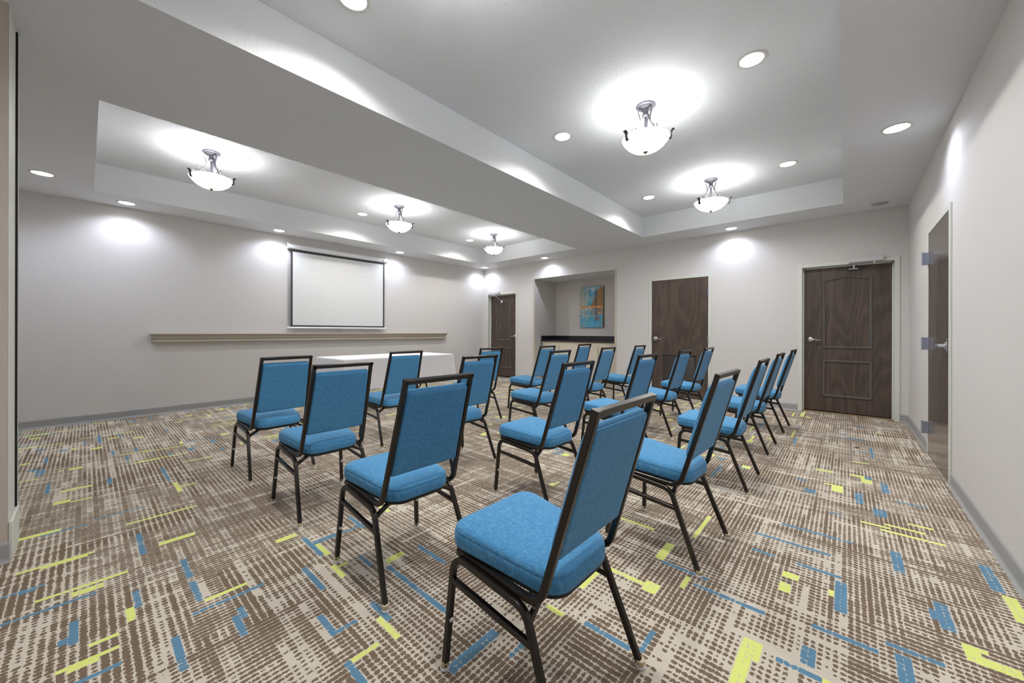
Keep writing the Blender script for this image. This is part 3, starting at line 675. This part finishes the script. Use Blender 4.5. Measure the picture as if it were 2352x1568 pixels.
# ------------------------------------------------------------------ canvas print
def art():
    q=Mat('lake_scene_print',lin(120,180,200),.6,0,.3); t=q.node('ShaderNodeTexCoord'); g=t.outputs['Generated']
    x,y,z=q.xyz(g)
    def vec(sx,sz):
        mp=q.node('ShaderNodeMapping'); mp.inputs['Scale'].default_value=(sx,.01,sz); q.link(g,mp.inputs[0]); return mp.outputs[0]
    n1=q.noise(vec(1,1.4),4,5,.6); n2=q.noise(vec(1,1.5),17,4,.7); n3=q.noise(vec(1,.06),20,3,.6); n4=q.noise(vec(1,1.4),7,6,.7)
    one=X(q.nt,q.node('ShaderNodeValue').outputs[0]); mir=(z-.50).abs()
    sky=q.mix((n1*.7+n3*.3).ss(.46,.58),lin(74,166,204),lin(206,220,222))
    sky=q.mix((n3.ss(.56,.64))*.55,sky,lin(48,128,176))
    # pale feathery trees on the left, thinning with height above the shoreline
    lf=((x*-.9+.50)+(n4-.5)*1.5-(mir-.22).abs()*.35).ss(.02,.30)
    grey=q.ramp(n2,[(.32,lin(86,98,84)),(.46,lin(146,152,140)),(.56,lin(196,200,190)),(.66,lin(226,222,208))]); c=q.mix(lf*.92,sky,grey)
    # rust and olive trees on the right
    rt=((x-.50)*1.3-mir*1.25+.32+(n4-.5)*1.1).ss(.10,.26)
    oak=q.ramp(n2,[(.32,lin(92,66,48)),(.46,lin(176,104,56)),(.55,lin(140,134,84)),(.66,lin(214,164,122))]); c=q.mix(rt*(x.gt(.46))*.95,c,oak)
    for px,wd,hh,col,k in ((.155,.010,.34,(232,186,150),.9),(.20,.006,.22,(226,190,160),.7),(.635,.009,.42,(96,70,56),.85),(.70,.028,.43,(40,92,130),.7),(.725,.008,.40,(36,44,60),.8)):
        c=q.mix((((x-px)+(n2-.5)*.02).abs().lt(wd))*(mir.lt(hh))*k,c,lin(*col))
    wat=q.mix((z.lt(.48))*(n3.ss(.44,.60))*.45,c,lin(120,186,208))
    low=q.mix((z.lt(.30))*((n1*.6+n3*.4).ss(.44,.54))*.85,wat,lin(70,170,212))
    wl=q.mix(((n4.gt(.60))*(z.lt(.36)))*(z.gt(.2))*.9,low,lin(238,238,228))
    shore=((z-.497-(n2-.5)*.03).abs()).lt(.020); c=q.mix(shore,wl,q.mix(n1.ss(.45,.55),lin(240,198,150),lin(226,150,84)))
    q.color(c); return q.m
side=Mat('canvas_edge',lin(70,84,84),.7).m
pa=thing('canvas_painting','blue and orange lake scene canvas hung on the alcove back wall','painting',(0,0,0))
obj('canvas',MB().box(2.352,ad-.040,1.243,2.957,ad-.038,2.178),art(),pa)
obj('stretcher_edge',MB().box(2.352,ad-.038,1.243,2.957,ad-.001,2.178),side,pa)
sp=obj('sprinkler_head',MB().lathe([(0,0),(.030,0),(.030,-.004),(.012,-.008),(.010,-.025),(.02,-.027),(0,-.03)],18,(1.843,.40,az)),M['chrome'],None,40)
tag(sp,'small metal sprinkler in the alcove ceiling left of the painting','sprinkler')
# scrap on the carpet
mb=MB(); P=[(-.028,-.006,.002),(-.01,-.014,.010),(.012,-.008,.006),(.03,.002,.012),(.01,.012,.004),(-.014,.012,.012)]
mb.add(P+[(x,y,z+.002) for x,y,z in P]+[(0,0,.016),(0,0,.012)],[(0,1,12),(1,2,12),(2,3,12),(3,4,12),(4,5,12),(5,0,12)])
mb.v=mb.v[:]; sp=obj('paper_scrap',mb,M['scrap']); sp.location=(7.123,-1.832,0)
tag(sp,'small brown scrap lying on the carpet before the right paneled door','scrap')

# ------------------------------------------------------------------ lights
COOL=(.78,.84,1.0); WARM=(1.0,.97,.93)
def lamp(name,kind,loc,energy,parent,color=(1,1,1),**k):
    l=bpy.data.lights.new(name,kind); l.energy=energy; l.color=color
    for a,v in k.items(): setattr(l,a,v)
    o=bpy.data.objects.new(name,l); COL.objects.link(o); o.location=loc; o.parent=parent; return o
LENS=emit('downlight_lens',(255,252,248),6.0)
E_SOF,E_TRAY,E_BOWL,S_BOWL=18.,46.,4.5,8.5
def downlight(x,y,z,label,on=True,energy=E_SOF,group=None):
    t=thing('recessed_downlight',label,'ceiling light',(x,y,z),0,group)
    obj('trim_ring',MB().lathe([(.074,-.0005),(.074,-.004),(.080,-.007),(.094,-.0045),(.096,-.0005)],32,caps=False),M['ring'],t,40)
    if on:
        obj('lens',MB().lathe([(0,-.0035),(.04,-.004),(.0745,-.002)],32,caps=False),LENS,t,60)
        lamp('bulb','SPOT',(0,0,-.012),energy,t,COOL if z<2.9 else WARM,spot_size=math.radians(SPOT if z<2.9 else 150),spot_blend=.7,shadow_soft_size=.035)
    else:
        obj('reflector',MB().lathe([(0,-.001),(.05,-.0015),(.0745,-.003)],32,caps=False),M['reflector'],t,60)
    return t
SPOT=150
WALLL=[(-7.156,.896,'left wall, leftmost in the photo'),(-6.521,.28,'left wall, second from the left'),(-4.815,.27,'left wall, just left of the projection screen'),(-2.641,.27,'left wall, just right of the projection screen')]
for y,x,w in WALLL: downlight(x,y,H,'lit recessed downlight along the '+w,group='perimeter downlights')
downlight(.278,-.255,H,'lit recessed downlight in the far corner above the far paneled door',group='perimeter downlights')
downlight(2.143,-.257,H,'lit recessed downlight above the painting alcove',group='perimeter downlights')
downlight(5.711,-.24,H,'lit recessed downlight between the plain door and the right paneled door',group='perimeter downlights')
downlight(7.361,-.311,H,'unlit recessed downlight in the corner above the right paneled door',on=False,group='perimeter downlights')
downlight(7.34,-2.64,H,'lit recessed downlight above the glossy door on the right wall',group='perimeter downlights')
# out of view: fittings added along the lighting grid to brighten the near chairs
downlight(7.34,-4.95,H,'lit recessed downlight along the right wall beyond the frame, nearer end',group='perimeter downlights')
downlight(5.75,-7.55,H,'lit recessed downlight along the front wall behind the view',group='perimeter downlights')
downlight(6.54,-5.83,H2,'lit recessed downlight in the right tray above the foreground chair',energy=E_TRAY*.6,group='tray downlights')
for x,y,w in ((6.54,-3.73,'front right of the near bowl light'),(4.94,-3.73,'left of the near bowl light'),(6.54,-1.52,'right of the farther bowl light'),(4.92,-1.50,'left of the farther bowl light'),(4.894,-5.83,'cut by the top edge of the photo')):
    downlight(x,y,H2,'lit recessed downlight in the right tray ceiling, '+w,energy=E_TRAY,group='tray downlights')
for y,w in ((-3.84,'left of the middle bowl light'),(-1.47,'left of the farthest bowl light')):
    downlight(1.075,y,H2,'lit recessed downlight in the left tray ceiling, '+w,energy=E_TRAY,group='tray downlights')
BOWL=emit('lit_alabaster_bowl',(255,254,246),S_BOWL)
def ribbon(path,w,th,ang):
    """flat bar bent in the radial plane at angle ang; path in (r,z)"""
    ca,sa=math.cos(ang),math.sin(ang)
    return MB().sweep([(r*ca,r*sa,z) for r,z in path],sqprof(w,th,.0008),(-sa,ca,0))
def sp2(p,n=6): return [(v.x,v.y) for v in spline([(a,b,0) for a,b in p],n)]
def make_fixture(label,rot):
    t=thing('bowl_ceiling_light',label,'ceiling light',(0,0,H2),rot,'bowl ceiling lights')
    obj('canopy',MB().lathe([(0,0),(.080,0),(.082,-.008),(.076,-.014),(.060,-.017),(.055,-.024),(.030,-.030),(.024,-.040),(.024,-.072),(.030,-.078),(.030,-.090),(.022,-.098),(0,-.098)],32),M['pewter'],t,35)
    obj('stem',MB().lathe([(0,-.098),(.011,-.098),(.011,-.386),(0,-.386)],14),M['pewter'],t,40)
    for k in range(3):
        a=k*2*PI/3
        arm=ribbon(sp2([(.024,-.052),(.033,-.046),(.050,-.034),(.062,-.042),(.062,-.066),(.052,-.092),(.046,-.118),(.052,-.140)]),.020,.003,a)
        b=ribbon(sp2([(.024,-.088),(.036,-.120),(.052,-.152),(.074,-.188),(.096,-.225),(.107,-.262),(.108,-.295),(.098,-.335)]),.020,.003,a); arm.add(b.v,b.f)
        c=ribbon(sp2([(.014,-.335),(.022,-.285),(.038,-.235),(.062,-.206),(.088,-.193),(.112,-.200),(.122,-.218),(.115,-.234),(.102,-.236),(.097,-.226)]),.012,.003,a); arm.add(c.v,c.f)
        obj('arm',arm,M['pewter'],t,50)
        a2=a+.45
        cl=ribbon(sp2([(.150,-.312),(.165,-.268),(.190,-.258),(.205,-.272),(.204,-.300),(.200,-.322)]),.006,.002,a2)
        d=ribbon(sp2([(.190,-.336),(.204,-.330),(.210,-.308),(.208,-.288),(.216,-.270),(.232,-.263)]),.034,.003,a2); cl.add(d.v,d.f)
        obj('bowl_clip',cl,M['pewter'],t,50)
    prof=[(.006,-.394),(.045,-.391),(.085,-.381),(.122,-.363),(.155,-.336),(.180,-.306),(.193,-.284),(.190,-.282),(.176,-.304),(.151,-.332),(.118,-.358),(.082,-.375),(.045,-.385),(.006,-.388)]
    obj('bowl',MB().lathe(prof,48,caps=False),BOWL,t,60)
    obj('finial',MB().lathe([(0,-.388),(.020,-.392),(.021,-.397),(.012,-.404),(.007,-.409),(.005,-.415),(0,-.418)],18),M['bronze'],t,50)
    lamp('bulb','POINT',(0,0,-.300),E_BOWL,t,COOL,shadow_soft_size=.035)
    return t
fx=None
for x,y,rot,lab in ((1.895,-5.958,.5,'lit bowl ceiling light in the left tray, nearest the left edge of the photo'),(1.865,-3.646,.2,'lit bowl ceiling light in the left tray, middle one of three'),(1.805,-1.49,-.1,'lit bowl ceiling light in the left tray, farthest, near the alcove'),(5.758,-3.686,-.35,'lit bowl ceiling light in the right tray, large and near'),(5.757,-1.60,-.35,'lit bowl ceiling light in the right tray, above the farther chairs')):
    if fx is None: o=fx=make_fixture(lab,rot)
    else: o=copy_tree(fx); o['label']=lab
    o.location=(x,y,H2); o.rotation_euler=(0,0,rot)
# unseen bowl light added farther along the right tray to light the near floor
o=copy_tree(fx); o.location=(5.757,-5.85,H2); o['label']='added unseen bowl ceiling light in the right tray overhead, above the nearest chairs'

# ------------------------------------------------------------------ world, camera, colour
w=bpy.data.worlds.new('world'); S.world=w; w.use_nodes=True; w.node_tree.nodes['Background'].inputs[0].default_value=(.02,.02,.02,1)
yaw,roll,f,cyp=.7247,.0023,866.93,761.86
F=Vector((-math.sin(yaw),math.cos(yaw),0)); Rv=Vector((math.cos(yaw),math.sin(yaw),0)); U=Vector((0,0,1))
c,s=math.cos(roll),math.sin(roll); R2=Rv*c+U*s; U2=U*c-Rv*s
cd=bpy.data.cameras.new('camera'); cam=bpy.data.objects.new('camera',cd); COL.objects.link(cam)
m=Matrix((R2,U2,-F)).transposed().to_4x4(); m.translation=Vector((7.0459,-6.8589,1.1361)); cam.matrix_world=m
cd.sensor_fit='HORIZONTAL'; cd.sensor_width=36; cd.lens=f/2352*36; cd.shift_x=0; cd.shift_y=(cyp-784)/2352; cd.clip_start=.02
S.camera=cam
S.view_settings.view_transform='Standard'; S.view_settings.look='None'; S.view_settings.gamma=1; S.view_settings.exposure=0.97; S.view_settings.use_curve_mapping=False
try:
    S.cycles.max_bounces=14; S.cycles.diffuse_bounces=10; S.cycles.glossy_bounces=4; S.cycles.sample_clamp_indirect=6; S.cycles.use_denoising=True
except Exception: pass
